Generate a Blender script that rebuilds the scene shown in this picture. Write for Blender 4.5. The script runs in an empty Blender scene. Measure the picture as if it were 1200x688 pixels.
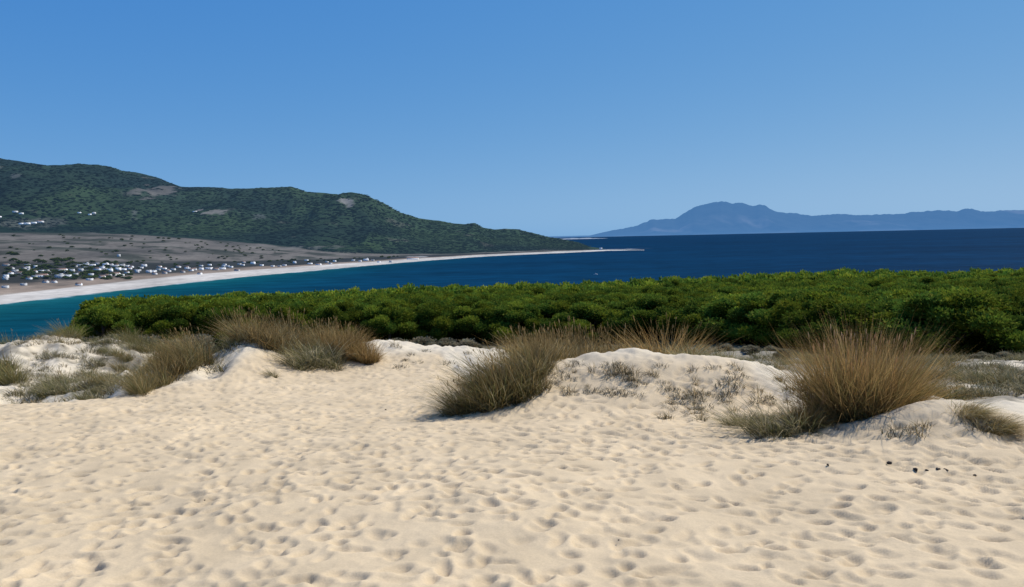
import bpy, math
import numpy as np
from mathutils import Matrix, Vector, Euler

sc = bpy.context.scene
C = sc.collection
R = math.radians
rng = np.random.default_rng(11)
EYE = 50.0                       # camera height above the sea, metres

# ------------------------------------------------------------------ camera
F, PW, PH = 873.0, 1200.0, 688.0
PITCH, ROLL = 4.32, 1.23
Rm = (Matrix.Rotation(R(90 - PITCH), 4, 'X') @ Matrix.Rotation(R(-ROLL), 4, 'Z'))
cam = bpy.data.cameras.new('camera'); co = bpy.data.objects.new('camera', cam); C.objects.link(co)
cam.sensor_width = 36; cam.lens = 36 * F / PW; cam.clip_start = 0.05; cam.clip_end = 200000
co.matrix_world = Matrix.Translation((0, 0, EYE)) @ Rm
sc.camera = co

def ray(px, py):
    v = Rm.to_3x3() @ Vector(((px - 600) / F, -(py - 344) / F, -1))
    return v.x / v.y, v.z / v.y           # per metre of forward distance
def at(px, py, Y):
    a, b = ray(px, py)
    return a * Y, Y, EYE + b * Y

# ------------------------------------------------------------------ numpy noise
def _h(ix, iy, s):
    n = (ix.astype(np.int64) * 374761393 + iy.astype(np.int64) * 668265263 + s * 974634777) & 0x7fffffff
    n = ((n ^ (n >> 13)) * 1274126177) & 0x7fffffff
    return ((n ^ (n >> 16)) & 0xffff) / 65535.0
def vn(x, y, s=0):
    x = np.asarray(x, float); y = np.asarray(y, float)
    ix = np.floor(x); iy = np.floor(y); fx = x - ix; fy = y - iy
    fx = fx * fx * (3 - 2 * fx); fy = fy * fy * (3 - 2 * fy)
    a = _h(ix, iy, s); b = _h(ix + 1, iy, s); c = _h(ix, iy + 1, s); d = _h(ix + 1, iy + 1, s)
    return (a + (b - a) * fx) * (1 - fy) + (c + (d - c) * fx) * fy - 0.5
def fbm(x, y, s=0, o=4):
    t = 0; a = 1.0
    for k in range(o):
        t = t + a * vn(x * 2 ** k + 17.3 * k, y * 2 ** k - 9.1 * k, s + k); a *= 0.5
    return t
def sstep(a, b, x):
    t = np.clip((np.asarray(x, float) - a) / (b - a), 0, 1); return t * t * (3 - 2 * t)

# ------------------------------------------------------------------ mesh helpers
def mk(name, V, quads=None, tris=None, mat=None, col=None, haze=None, smooth=False):
    V = np.asarray(V, np.float32).reshape(-1, 3)
    me = bpy.data.meshes.new(name)
    parts, starts, tot, off = [], [], [], 0
    for arr, k in ((quads, 4), (tris, 3)):
        if arr is None or len(arr) == 0: continue
        arr = np.asarray(arr, np.int32).reshape(-1, k)
        parts.append(arr.ravel()); starts.append(off + np.arange(len(arr)) * k); off += arr.size
    L = np.concatenate(parts); S = np.concatenate(starts).astype(np.int32)
    me.vertices.add(len(V)); me.vertices.foreach_set('co', V.ravel())
    me.loops.add(len(L)); me.loops.foreach_set('vertex_index', L)
    me.polygons.add(len(S)); me.polygons.foreach_set('loop_start', S)
    if smooth: me.polygons.foreach_set('use_smooth', np.ones(len(S), bool))
    if col is not None:
        c = np.ones((len(V), 4), np.float32); c[:, :3] = col
        at_ = me.color_attributes.new('Col', 'FLOAT_COLOR', 'POINT'); at_.data.foreach_set('color', c.ravel())
    if haze is not None:
        h = me.attributes.new('haze', 'FLOAT', 'POINT'); h.data.foreach_set('value', np.asarray(haze, np.float32).ravel())
    me.update(calc_edges=True); me.validate()
    if mat: me.materials.append(mat)
    return me
def gridfaces(nr, nc):
    i = np.arange((nr - 1) * nc).reshape(nr - 1, nc)[:, :-1].ravel()
    return np.stack([i, i + 1, i + nc + 1, i + nc], 1)
def link(name, me, parent=None, **kw):
    o = bpy.data.objects.new(name, me); C.objects.link(o); o.parent = parent
    for k, v in kw.items(): o[k] = v
    return o
def empty(name, loc=(0, 0, 0), rz=0.0, s=1.0, **kw):
    o = bpy.data.objects.new(name, None); C.objects.link(o)
    o.empty_display_size = 0.2
    o.location = loc; o.rotation_euler = (0, 0, rz); o.scale = (s, s, s) if not hasattr(s, '__len__') else s
    for k, v in kw.items(): o[k] = v
    return o
class MB:
    """collects boxes and revolved shapes for ONE mesh"""
    def __init__(s): s.V = []; s.Q = []; s.T = []; s.n = 0
    def add(s, V, Q=(), T=()):
        s.V.extend(V); s.Q.extend([[i + s.n for i in q] for q in Q]); s.T.extend([[i + s.n for i in t] for t in T]); s.n += len(V); return s
    def box(s, x0, x1, y0, y1, z0, z1):
        V = [(x0, y0, z0), (x1, y0, z0), (x1, y1, z0), (x0, y1, z0), (x0, y0, z1), (x1, y0, z1), (x1, y1, z1), (x0, y1, z1)]
        return s.add(V, [(3, 2, 1, 0), (4, 5, 6, 7), (0, 1, 5, 4), (1, 2, 6, 5), (2, 3, 7, 6), (3, 0, 4, 7)])
    def tube(s, pts, rad, k=6):
        n = len(pts); V = []; Q = []
        for p, r in zip(pts, rad):
            for j in range(k):
                a = 2 * math.pi * j / k; V.append((p[0] + r * math.cos(a), p[1] + r * math.sin(a), p[2]))
        for i in range(n - 1):
            for j in range(k):
                Q.append((i * k + j, i * k + (j + 1) % k, (i + 1) * k + (j + 1) % k, (i + 1) * k + j))
        return s.add(V, Q)
    def mesh(s, name, mat, **kw): return mk(name, s.V, s.Q or None, s.T or None, mat, **kw)
def icosphere(sub=1):
    t = (1 + 5 ** .5) / 2
    V = [(-1, t, 0), (1, t, 0), (-1, -t, 0), (1, -t, 0), (0, -1, t), (0, 1, t), (0, -1, -t), (0, 1, -t), (t, 0, -1), (t, 0, 1), (-t, 0, -1), (-t, 0, 1)]
    T = [(0, 11, 5), (0, 5, 1), (0, 1, 7), (0, 7, 10), (0, 10, 11), (1, 5, 9), (5, 11, 4), (11, 10, 2), (10, 7, 6), (7, 1, 8), (3, 9, 4), (3, 4, 2), (3, 2, 6), (3, 6, 8), (3, 8, 9), (4, 9, 5), (2, 4, 11), (6, 2, 10), (8, 6, 7), (9, 8, 1)]
    V = [np.array(v) / np.linalg.norm(v) for v in V]
    for _ in range(sub):
        cache = {}; T2 = []
        def mid(a, b):
            k = (min(a, b), max(a, b))
            if k not in cache:
                m = V[a] + V[b]; V.append(m / np.linalg.norm(m)); cache[k] = len(V) - 1
            return cache[k]
        for a, b, c in T:
            ab, bc, ca = mid(a, b), mid(b, c), mid(c, a); T2 += [(a, ab, ca), (b, bc, ab), (c, ca, bc), (ab, bc, ca)]
        T = T2
    return np.array(V), np.array(T)
ICO0 = icosphere(0); ICO1 = icosphere(1); ICO2 = icosphere(2)

# ------------------------------------------------------------------ materials
HAZE = (0.085, 0.25, 0.56)
def material(name):
    m = bpy.data.materials.new(name); m.use_nodes = True; nt = m.node_tree
    nt.nodes.clear()
    return m, nt, (lambda t, **kw: _node(nt, t, **kw)), nt.links.new
def _node(nt, t, **kw):
    n = nt.nodes.new(t)
    for k, v in kw.items():
        if k in n.inputs: n.inputs[k].default_value = v
        else: setattr(n, k, v)
    return n
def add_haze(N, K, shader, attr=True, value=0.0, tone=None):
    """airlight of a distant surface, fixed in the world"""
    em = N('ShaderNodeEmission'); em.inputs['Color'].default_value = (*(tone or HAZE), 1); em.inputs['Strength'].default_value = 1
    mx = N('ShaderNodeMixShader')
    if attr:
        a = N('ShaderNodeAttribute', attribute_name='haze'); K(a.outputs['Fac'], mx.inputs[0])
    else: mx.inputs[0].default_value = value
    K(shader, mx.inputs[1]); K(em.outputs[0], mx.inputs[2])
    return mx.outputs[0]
def ramp_mul(N, K, colsock, scale, lo, hi, vec=None, detail=4, rough=.6):
    no = N('ShaderNodeTexNoise'); no.inputs['Scale'].default_value = scale; no.inputs['Detail'].default_value = detail; no.inputs['Roughness'].default_value = rough
    if vec is not None: K(vec, no.inputs['Vector'])
    mr = N('ShaderNodeMapRange'); mr.inputs['From Min'].default_value = .3; mr.inputs['From Max'].default_value = .7
    mr.inputs['To Min'].default_value = lo; mr.inputs['To Max'].default_value = hi
    K(no.outputs['Fac'], mr.inputs['Value'])
    mul = N('ShaderNodeVectorMath', operation='SCALE'); K(colsock, mul.inputs[0]); K(mr.outputs[0], mul.inputs['Scale'])
    return mul.outputs[0]

def m_sand():
    m, nt, N, K = material('sand')
    a = N('ShaderNodeAttribute', attribute_name='Col'); g = N('ShaderNodeTexCoord')
    c = ramp_mul(N, K, a.outputs['Color'], 1.3, .95, 1.05, g.outputs['Object'])
    c = ramp_mul(N, K, c, 60, .90, 1.09, g.outputs['Object'], 6, .75)
    b = N('ShaderNodeBsdfPrincipled', Roughness=.95); b.inputs['Specular IOR Level'].default_value = .1
    K(c, b.inputs['Base Color'])
    n1 = N('ShaderNodeTexNoise'); n1.inputs['Scale'].default_value = 9; n1.inputs['Detail'].default_value = 8; n1.inputs['Roughness'].default_value = .7
    K(g.outputs['Object'], n1.inputs['Vector'])
    bp = N('ShaderNodeBump'); bp.inputs['Strength'].default_value = .35; bp.inputs['Distance'].default_value = .03
    K(n1.outputs['Fac'], bp.inputs['Height']); K(bp.outputs[0], b.inputs['Normal'])
    o = N('ShaderNodeOutputMaterial'); K(b.outputs[0], o.inputs[0]); return m
def m_land():
    m, nt, N, K = material('far_land')
    a = N('ShaderNodeAttribute', attribute_name='Col'); g = N('ShaderNodeTexCoord')
    mp = N('ShaderNodeMapping'); mp.inputs['Scale'].default_value = (1, .45, 1); K(g.outputs['Object'], mp.inputs['Vector'])
    c = ramp_mul(N, K, a.outputs['Color'], .012, .66, 1.34, mp.outputs[0], 6, .7)
    c = ramp_mul(N, K, c, .09, .82, 1.18, mp.outputs[0], 4, .7)
    b = N('ShaderNodeBsdfDiffuse'); K(c, b.inputs['Color'])
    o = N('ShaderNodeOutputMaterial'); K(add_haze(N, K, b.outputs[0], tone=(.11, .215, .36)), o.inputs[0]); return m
def m_mountain():
    m, nt, N, K = material('far_mountain')
    a = N('ShaderNodeAttribute', attribute_name='Col'); g = N('ShaderNodeTexCoord')
    c = ramp_mul(N, K, a.outputs['Color'], .0016, .7, 1.3, g.outputs['Object'], 6, .7)
    b = N('ShaderNodeBsdfDiffuse'); K(c, b.inputs['Color'])
    o = N('ShaderNodeOutputMaterial'); K(add_haze(N, K, b.outputs[0]), o.inputs[0]); return m
def m_sea():
    m, nt, N, K = material('sea_water')
    a = N('ShaderNodeAttribute', attribute_name='Col'); g = N('ShaderNodeTexCoord')
    mp = N('ShaderNodeMapping'); mp.inputs['Scale'].default_value = (.35, 1, 1); K(g.outputs['Object'], mp.inputs['Vector'])
    c = ramp_mul(N, K, a.outputs['Color'], .004, .76, 1.24, mp.outputs[0], 5, .65)
    c = ramp_mul(N, K, c, .05, .68, 1.32, mp.outputs[0], 4, .65)
    d = N('ShaderNodeBsdfDiffuse'); K(c, d.inputs['Color'])
    gl = N('ShaderNodeBsdfGlossy'); gl.inputs['Roughness'].default_value = .35; gl.inputs['Color'].default_value = (.8, .9, 1, 1)
    n1 = N('ShaderNodeTexNoise'); n1.inputs['Scale'].default_value = .12; n1.inputs['Detail'].default_value = 8; n1.inputs['Roughness'].default_value = .65
    K(mp.outputs[0], n1.inputs['Vector'])
    bp = N('ShaderNodeBump'); bp.inputs['Strength'].default_value = 1; bp.inputs['Distance'].default_value = 1.6
    K(n1.outputs['Fac'], bp.inputs['Height']); K(bp.outputs[0], gl.inputs['Normal']); K(bp.outputs[0], d.inputs['Normal'])
    mx = N('ShaderNodeMixShader'); mx.inputs[0].default_value = .014; K(d.outputs[0], mx.inputs[1]); K(gl.outputs[0], mx.inputs[2])
    o = N('ShaderNodeOutputMaterial'); K(add_haze(N, K, mx.outputs[0]), o.inputs[0]); return m
def m_leaf(name, trans=.3, haze=0.0, var=True):
    m, nt, N, K = material(name)
    a = N('ShaderNodeAttribute', attribute_name='Col')
    c = a.outputs['Color']
    if var:
        oi = N('ShaderNodeObjectInfo'); mr = N('ShaderNodeMapRange'); mr.inputs['To Min'].default_value = .72; mr.inputs['To Max'].default_value = 1.28
        K(oi.outputs['Random'], mr.inputs['Value'])
        s = N('ShaderNodeVectorMath', operation='SCALE'); K(c, s.inputs[0]); K(mr.outputs[0], s.inputs['Scale']); c = s.outputs[0]
    d = N('ShaderNodeBsdfDiffuse'); K(c, d.inputs['Color'])
    t = N('ShaderNodeBsdfTranslucent'); K(c, t.inputs['Color'])
    mx = N('ShaderNodeMixShader'); mx.inputs[0].default_value = trans; K(d.outputs[0], mx.inputs[1]); K(t.outputs[0], mx.inputs[2])
    out = mx.outputs[0]
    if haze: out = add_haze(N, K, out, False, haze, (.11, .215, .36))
    o = N('ShaderNodeOutputMaterial'); K(out, o.inputs[0]); return m
def m_plain(name, col, rough=.8, haze=0.0, var=.12, scale=3.0, orand=0.0):
    m, nt, N, K = material(name)
    rgb = N('ShaderNodeRGB'); rgb.outputs[0].default_value = (*col, 1); g = N('ShaderNodeTexCoord')
    c = ramp_mul(N, K, rgb.outputs[0], scale, 1 - var, 1 + var, g.outputs['Object'])
    if orand:
        oi = N('ShaderNodeObjectInfo'); mr = N('ShaderNodeMapRange'); mr.inputs['To Min'].default_value = 1 - orand; mr.inputs['To Max'].default_value = 1.35
        K(oi.outputs['Random'], mr.inputs['Value']); s = N('ShaderNodeVectorMath', operation='SCALE'); K(c, s.inputs[0]); K(mr.outputs[0], s.inputs['Scale']); c = s.outputs[0]
    b = N('ShaderNodeBsdfPrincipled', Roughness=rough); K(c, b.inputs['Base Color'])
    out = b.outputs[0]
    if haze: out = add_haze(N, K, out, False, haze, (.11, .215, .36))
    o = N('ShaderNodeOutputMaterial'); K(out, o.inputs[0]); return m
SAND, LAND, MTN, SEA = m_sand(), m_land(), m_mountain(), m_sea()
PINE = m_leaf('pine_foliage', .30); GRASS = m_leaf('dry_grass', .45); SCRUB = m_leaf('grey_scrub', .25, var=False)
FARLEAF = m_leaf('far_foliage', .1, .07)
WOODM = m_leaf('hillside_foliage', .1, .13, var=False)
BARK = m_plain('bark', (.10, .075, .055), .95, scale=9, var=.3)
WHITE = m_plain('whitewash', (.80, .78, .74), .9, .06, .06, .3, .45)
CREAM = m_plain('cream_render', (.38, .35, .31), .9, .06, .08, .3)
TILE = m_plain('clay_roof', (.34, .20, .14), .9, .06, .2, .6)
FLATROOF = m_plain('flat_roof', (.62, .60, .56), .9, .06, .15, .4, .5)
GLASS = m_plain('window_dark', (.05, .06, .08), .4, .06, .1)
DOORM = m_plain('door_wood', (.16, .10, .07), .8, .06, .2)
DARKBIT = m_plain('dark_debris', (.035, .027, .02), .95, 0, .3, 30)
BOATW = m_plain('boat_grey', (.42, .46, .50), .5, .04, .04)

# ------------------------------------------------------------------ near dune heightfield
TY = [-6, 0, 10, 20, 27, 42, 56, 70, 90, 130, 200, 300, 450, 700]
TU = [-1.6, -.64, -.56, 0, .3, .5, .6, 1.6]
T_edge = [1.6, 1.65, 2.65, 3.7, 4.5, 7.2, 10, 13.5, 19, 31, 47, 58, 62, 64]
T_left = [1.6, 1.65, 2.65, 3.65, 4.4, 6.6, 8.6, 10.2, 11.2, 13.0, 30, 56, 62, 64]
T_r1 = [1.6, 1.65, 2.65, 3.65, 4.45, 6.9, 8.4, 9.6, 10.6, 12.6, 30, 56, 62, 64]
T_r2 = [1.6, 1.65, 2.65, 3.70, 4.95, 7.7, 8.3, 9.0, 9.8, 12.4, 30, 56, 62, 64]
TAB = np.array([T_edge, T_edge, T_left, T_left, T_r1, T_r2, T_r2, T_r2])
BUMPS = [(-7.4, 19.0, 1.10, 2.0, 2.6), (-3.9, 21.5, .80, 2.2, 2.8), (-.5, 21, .45, 2.5, 3), (1.2, 13.5, .56, 1.4, 1.5), (2.7, 13.4, .62, 1.5, 1.5), (4.2, 12.8, .46, 1.2, 1.25),
         (-.15, 13.2, .40, .8, 1.2), (5.05, 8.95, .36, .80, .80), (6.0, 9.2, .24, .8, .75), (-16.5, 27, 1.40, 4, 4.5), (-12.5, 20, .35, 1.5, 1.5)]
def G0(x, y):
    x = np.asarray(x, float); y = np.asarray(y, float)
    u = np.clip(x / np.maximum(y, 6), -1.6, 1.6)
    cols = np.stack([np.interp(y, TY, t) for t in TAB])          # (8, ...)
    k = np.clip(np.searchsorted(TU, u, side='right') - 1, 0, len(TU) - 2)
    tu = np.array(TU); f = (u - tu[k]) / (tu[k + 1] - tu[k]); f = f * f * (3 - 2 * f)
    a = np.take_along_axis(cols, k[None], 0)[0]; b = np.take_along_axis(cols, k[None] + 1, 0)[0]
    z = EYE - (a + (b - a) * f)
    for bx, by, am, sx, sy in BUMPS:
        z = z + am * np.exp(-((x - bx) / sx) ** 2 - ((y - by) / sy) ** 2)
    return z
def rough_mask(x, y):
    """where the sand is bumpy with plants: the humps and everything behind the crest"""
    edge = np.interp(x / np.maximum(y, 1), [-.8, -.55, -.40, -.33, -.1, -.02, .06, .3, .42, .5, .6, .8], [14.8, 15, 16.6, 18.5, 20, 12.6, 12.8, 12.8, 9.9, 9.0, 8.6, 8.6])
    return sstep(-.4, .8, y - edge)
def G(x, y):
    x = np.asarray(x, float); y = np.asarray(y, float)
    rm = rough_mask(x, y)
    z = G0(x, y) + .10 * fbm(x / 3.1, y / 3.1, 5, 3) + .05 * fbm(x / 1.1, y / 1.1, 9, 2)
    z = z + rm * (.17 * fbm(x / 1.5, y / 1.5, 21, 4) * sstep(11, 18, y) + .12 * fbm(x / .45, y / .45, 23, 3) + .07 * np.abs(fbm(x / .22, y / .22, 25, 3))) * (.25 + .75 * sstep(10.2, 12, y))
    lb = sstep(-.34, -.42, x / np.maximum(y, 3)) * rm * sstep(36, 26, y)          # wind-cut ridges and hollows of the left bank
    z = z + lb * (.55 * (.40 - np.abs(fbm((x + .42 * y) / 1.5, y / 5.5, 35, 2)) * 1.7) - .42)
    return z
def hit(px, py):
    a, b = ray(px, py); Y = np.geomspace(2.5, 140, 1500)
    g = G(a * Y, Y); d = EYE + b * Y - g
    i = np.argmax(d < 0) if (d < 0).any() else len(Y) - 1
    return float(a * Y[i]), float(Y[i]), float(g[i])

# footprint raster
PX0, PY0, RES, NX, NY = -17.0, 0.5, .02, 1700, 1175
fp = np.zeros((NY, NX), np.float32)
def stamp(x, y, ang, L, W, dep, heel):
    r = int((L * 1.9) / RES); ci = int((x - PX0) / RES); cj = int((y - PY0) / RES)
    if ci - r < 0 or cj - r < 0 or ci + r >= NX or cj + r >= NY: return
    yy, xx = np.mgrid[-r:r + 1, -r:r + 1] * RES
    a = xx * math.cos(ang) + yy * math.sin(ang); b = -xx * math.sin(ang) + yy * math.cos(ang)
    b = b + .18 * W * np.sin(a / L * 2.2) * heel
    wl = W * (1 + .22 * np.clip(a / L, -1, 1))
    q = np.sqrt((a / L) ** 2 + (b / wl) ** 2)
    pit = -dep * (1 - sstep(.62, 1.04, q)) * (1 + .35 * np.clip(a / L, -1, 1) * heel) * (1 + .55 * np.clip(xx / L, -1, 1))
    rim = .30 * dep * np.exp(-((q - 1.28) / .24) ** 2) * (1 + .5 * np.clip(a / L, -1, 1))
    S = fp[cj - r:cj + r + 1, ci - r:ci + r + 1]
    w = (1 - sstep(.8, 1.35, q)) * .6
    S *= (1 - w); S += pit + rim
# people wandered across: old trails first, then single prints
rs = np.random.default_rng(5)
for t in range(560):
    x, y = rs.uniform(-15, 15), rs.uniform(1.5, 22); a = rs.choice([rs.normal(.15, .5), rs.normal(math.pi + .2, .5), rs.normal(1.5, .5), rs.uniform(0, 6.3)])
    old = rs.uniform(.35, 1)
    for k in range(rs.integers(8, 26)):
        a += rs.normal(0, .06); x += math.cos(a) * rs.uniform(.55, .72); y += math.sin(a) * rs.uniform(.55, .72)
        sd = .1 * (1 if k % 2 else -1)
        stamp(x - math.sin(a) * sd, y + math.cos(a) * sd, a + rs.normal(0, .12), rs.uniform(.10, .15), rs.uniform(.045, .068), old * rs.uniform(.024, .052), 1)
for t in range(15000):
    stamp(rs.uniform(-16, 16), rs.uniform(1, 22), rs.uniform(0, 6.3), rs.uniform(.06, .13), rs.uniform(.035, .07), rs.uniform(.010, .036), rs.uniform(0, 1))
fp = np.clip(fp * 1.12, -.06, .03)
for ax in (0, 1): fp = (fp + .35 * np.roll(fp, 1, ax) + .35 * np.roll(fp, -1, ax)) / 1.7       # dry sand slumps
def footprints(x, y):
    i = (x - PX0) / RES; j = (y - PY0) / RES
    ok = (i > 1) & (j > 1) & (i < NX - 2) & (j < NY - 2)
    i = np.clip(i, 1, NX - 3); j = np.clip(j, 1, NY - 3)
    ii = i.astype(int); jj = j.astype(int); fi = i - ii; fj = j - jj
    v = (fp[jj, ii] * (1 - fi) + fp[jj, ii + 1] * fi) * (1 - fj) + (fp[jj + 1, ii] * (1 - fi) + fp[jj + 1, ii + 1] * fi) * fj
    e = sstep(0, 1.5, np.minimum(np.minimum(x - PX0, PX0 + NX * RES - x), np.minimum(y - PY0 + 1, PY0 + NY * RES - y)))
    return v * ok * e

def build_dune():
    u = np.concatenate([-np.geomspace(2.6, .80, 26), np.arange(-.78, .781, .0025), np.geomspace(.80, 2.6, 26)])
    q = np.concatenate([np.exp(np.arange(math.log(1.6), math.log(32), .0030)), np.exp(np.arange(math.log(32.2), math.log(520), .016))])
    U, Q = np.meshgrid(u, q); X = U * Q; Y = Q - 2.5
    Z = G(X, Y); rm = rough_mask(X, Y)
    fpz = footprints(X, Y)
    Z = Z + fpz * (1 - .92 * rm) + .026 * fbm(X / .30, Y / .30, 31, 4) * (1 - rm * .5)
    base = np.array([.605, .465, .288]); pale = np.array([.67, .565, .405]); litter = np.array([.20, .175, .13]); soil = np.array([.11, .095, .06])
    col = base + (pale - base) * rm[..., None]
    n = fbm(X / 1.3, Y / 1.3, 41, 4); n2 = fbm(X / .35, Y / .35, 47, 3)
    uu = X / np.maximum(Y, 2); back = sstep(.40, .50, uu) * sstep(10.6, 12.6, Y) + sstep(.20, .28, uu) * sstep(16.5, 19, Y)
    lit = rm * sstep(.05, .45, n + .5 * n2 - .22 + .40 * sstep(17, 26, Y) + .55 * sstep(24, 40, Y) + .75 * np.clip(back, 0, 1))
    col = col + (litter - col) * (lit * .8)[..., None]
    f = sstep(38, 62, Y)
    col = col + (soil - col) * f[..., None]
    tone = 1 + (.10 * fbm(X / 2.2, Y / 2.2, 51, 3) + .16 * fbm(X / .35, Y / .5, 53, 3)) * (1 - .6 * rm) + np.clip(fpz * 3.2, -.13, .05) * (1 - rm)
    col = np.clip(col * tone[..., None], .02, .9)
    me = mk('sand_dune', np.stack([X, Y, Z], -1), gridfaces(len(q), len(u)), None, SAND, col.reshape(-1, 3), smooth=True)
    link('sand_dune', me, kind='structure')
build_dune()

# ------------------------------------------------------------------ far coast
RIDGE = np.array([(-900, 250), (-600, 205), (-400, 190), (-200, 178), (0, 185), (30, 188), (60, 192.5), (90, 193), (105, 195), (120, 194.5), (150, 201), (175, 204), (190, 207.5), (203, 214), (215, 218.5), (240, 220), (300, 220.5),
                  (325, 220), (343, 218.5), (360, 224), (385, 226), (410, 230.5), (430, 235), (450, 243), (470, 251), (490, 256), (515, 259), (530, 262), (545, 263), (556, 261.5), (566, 267), (580, 269), (592, 268), (606, 268.5), (625, 273), (640, 277), (660, 280.5), (678, 284), (690, 289), (712, 292), (735, 293.5), (765, 295), (800, 296)], float)
CP = [-900, 0, 150, 215, 300, 400, 480, 560, 620, 660, 690, 712, 735, 765, 800]
SHORE = [520, 356, 339, 331.5, 323, 314, 307, 301, 298, 296.5, 295, 293.9, 293.3, 293.2, 293.4]
BTOP = [500, 345, 328.5, 322, 315.5, 308.8, 303.2, 298.7, 295.8, 294.2, 293.1, 292.6, 292.5, 293, 293.3]
VPY = [330, 305, 306, 306, 305, 302.5, 299.5, 297, 294.8, 293.6, 292.8, 292.8, 293.2, 293.6, 294]
VY = [1100, 1350, 1450, 1520, 1650, 1800, 1950, 2150, 2350, 2490, 2560, 2600, 2640, 2680, 2720]
FPY = [262, 271, 274, 277, 284, 297, 297.6, 296.1, 294, 293.1, 292.6, 292.9, 293.4, 293.9, 294.3]
FY = [1800, 2000, 2050, 2080, 2150, 1950, 2080, 2230, 2430, 2550, 2600, 2640, 2680, 2720, 2760]
RY = [3300, 3300, 3300, 3200, 3100, 3000, 2950, 2900, 2850, 2800, 2760, 2740, 2740, 2760, 2800]
def sm(px, ys, k=18):
    px = np.asarray(px, float); t = 0; w = 0
    for d in np.linspace(-1, 1, 9):
        ww = 1 - abs(d) * .8; t = t + ww * np.interp(px + d * k, CP, ys); w += ww
    return t / w
def rays(px, py):
    px = np.asarray(px, float); py = np.asarray(py, float); m = Rm.to_3x3()
    vx = (px - 600) / F; vy = -(py - 344) / F
    wx = m[0][0] * vx + m[0][1] * vy - m[0][2]; wy = m[1][0] * vx + m[1][1] * vy - m[1][2]; wz = m[2][0] * vx + m[2][1] * vy - m[2][2]
    return wx / wy, wz / wy
def coast_profile(px):
    """bearing column -> nodes (Y, Z) of the land from the water up to the ridge and down behind"""
    a1, b1 = rays(px, sm(px, SHORE, 8)); y1 = -EYE / b1; z1 = 0 * y1
    a2, b2 = rays(px, sm(px, BTOP, 8)); zt = np.interp(px, [600, 712, 735, 765], [2.6, 1.6, 1.0, -.5]); y2 = np.maximum((zt - EYE) / b2, y1 + 6); z2 = zt
    Yv = np.maximum(sm(px, VY), y2 + 40); z3 = EYE + rays(px, sm(px, VPY))[1] * Yv
    Yf = np.maximum(sm(px, FY), Yv + 60); z4 = EYE + rays(px, sm(px, FPY))[1] * Yf
    rp = np.interp(px, RIDGE[:, 0], RIDGE[:, 1]); Yr = sm(px, RY, 40); z6 = EYE + rays(px, rp)[1] * Yr
    y5 = Yf + .5 * (Yr - Yf); z5 = z4 + .46 * (z6 - z4)
    return (np.stack([y1 - 120, y1, y2, Yv, Yf, y5, Yr, Yr * 1.3]), np.stack([0 * y1 - 8, z1, z2, z3, z4, z5, z6, np.minimum(z6 * .2, 40) - 12]))
NODE_T = [0, 1, 2, 3, 4, 5, 6, 7]
def coast_at(px, t):
    ys, zs = coast_profile(np.atleast_1d(np.asarray(px, float)))
    k = np.clip(np.floor(t).astype(int), 0, 6); f = t - k
    ar = np.arange(ys.shape[1])
    y = ys[k, ar] * (1 - f) + ys[k + 1, ar] * f; z = zs[k, ar] * (1 - f) + zs[k + 1, ar] * f
    a = rays(px, 280 + 0 * y)[0]
    return a * y, y, z
def coast_hit(px, py):
    """where the bearing/elevation of a feature on the far coast meets the land"""
    b = float(ray(px, py)[1]); t = np.linspace(1.0, 6, 1200)
    x, y, z = coast_at(np.full_like(t, px), t)
    i = np.argmax(EYE + b * y <= z + .02 * 0) if (EYE + b * y <= z).any() else len(t) - 1
    return float(x[i]), float(y[i]), float(z[i])
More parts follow.
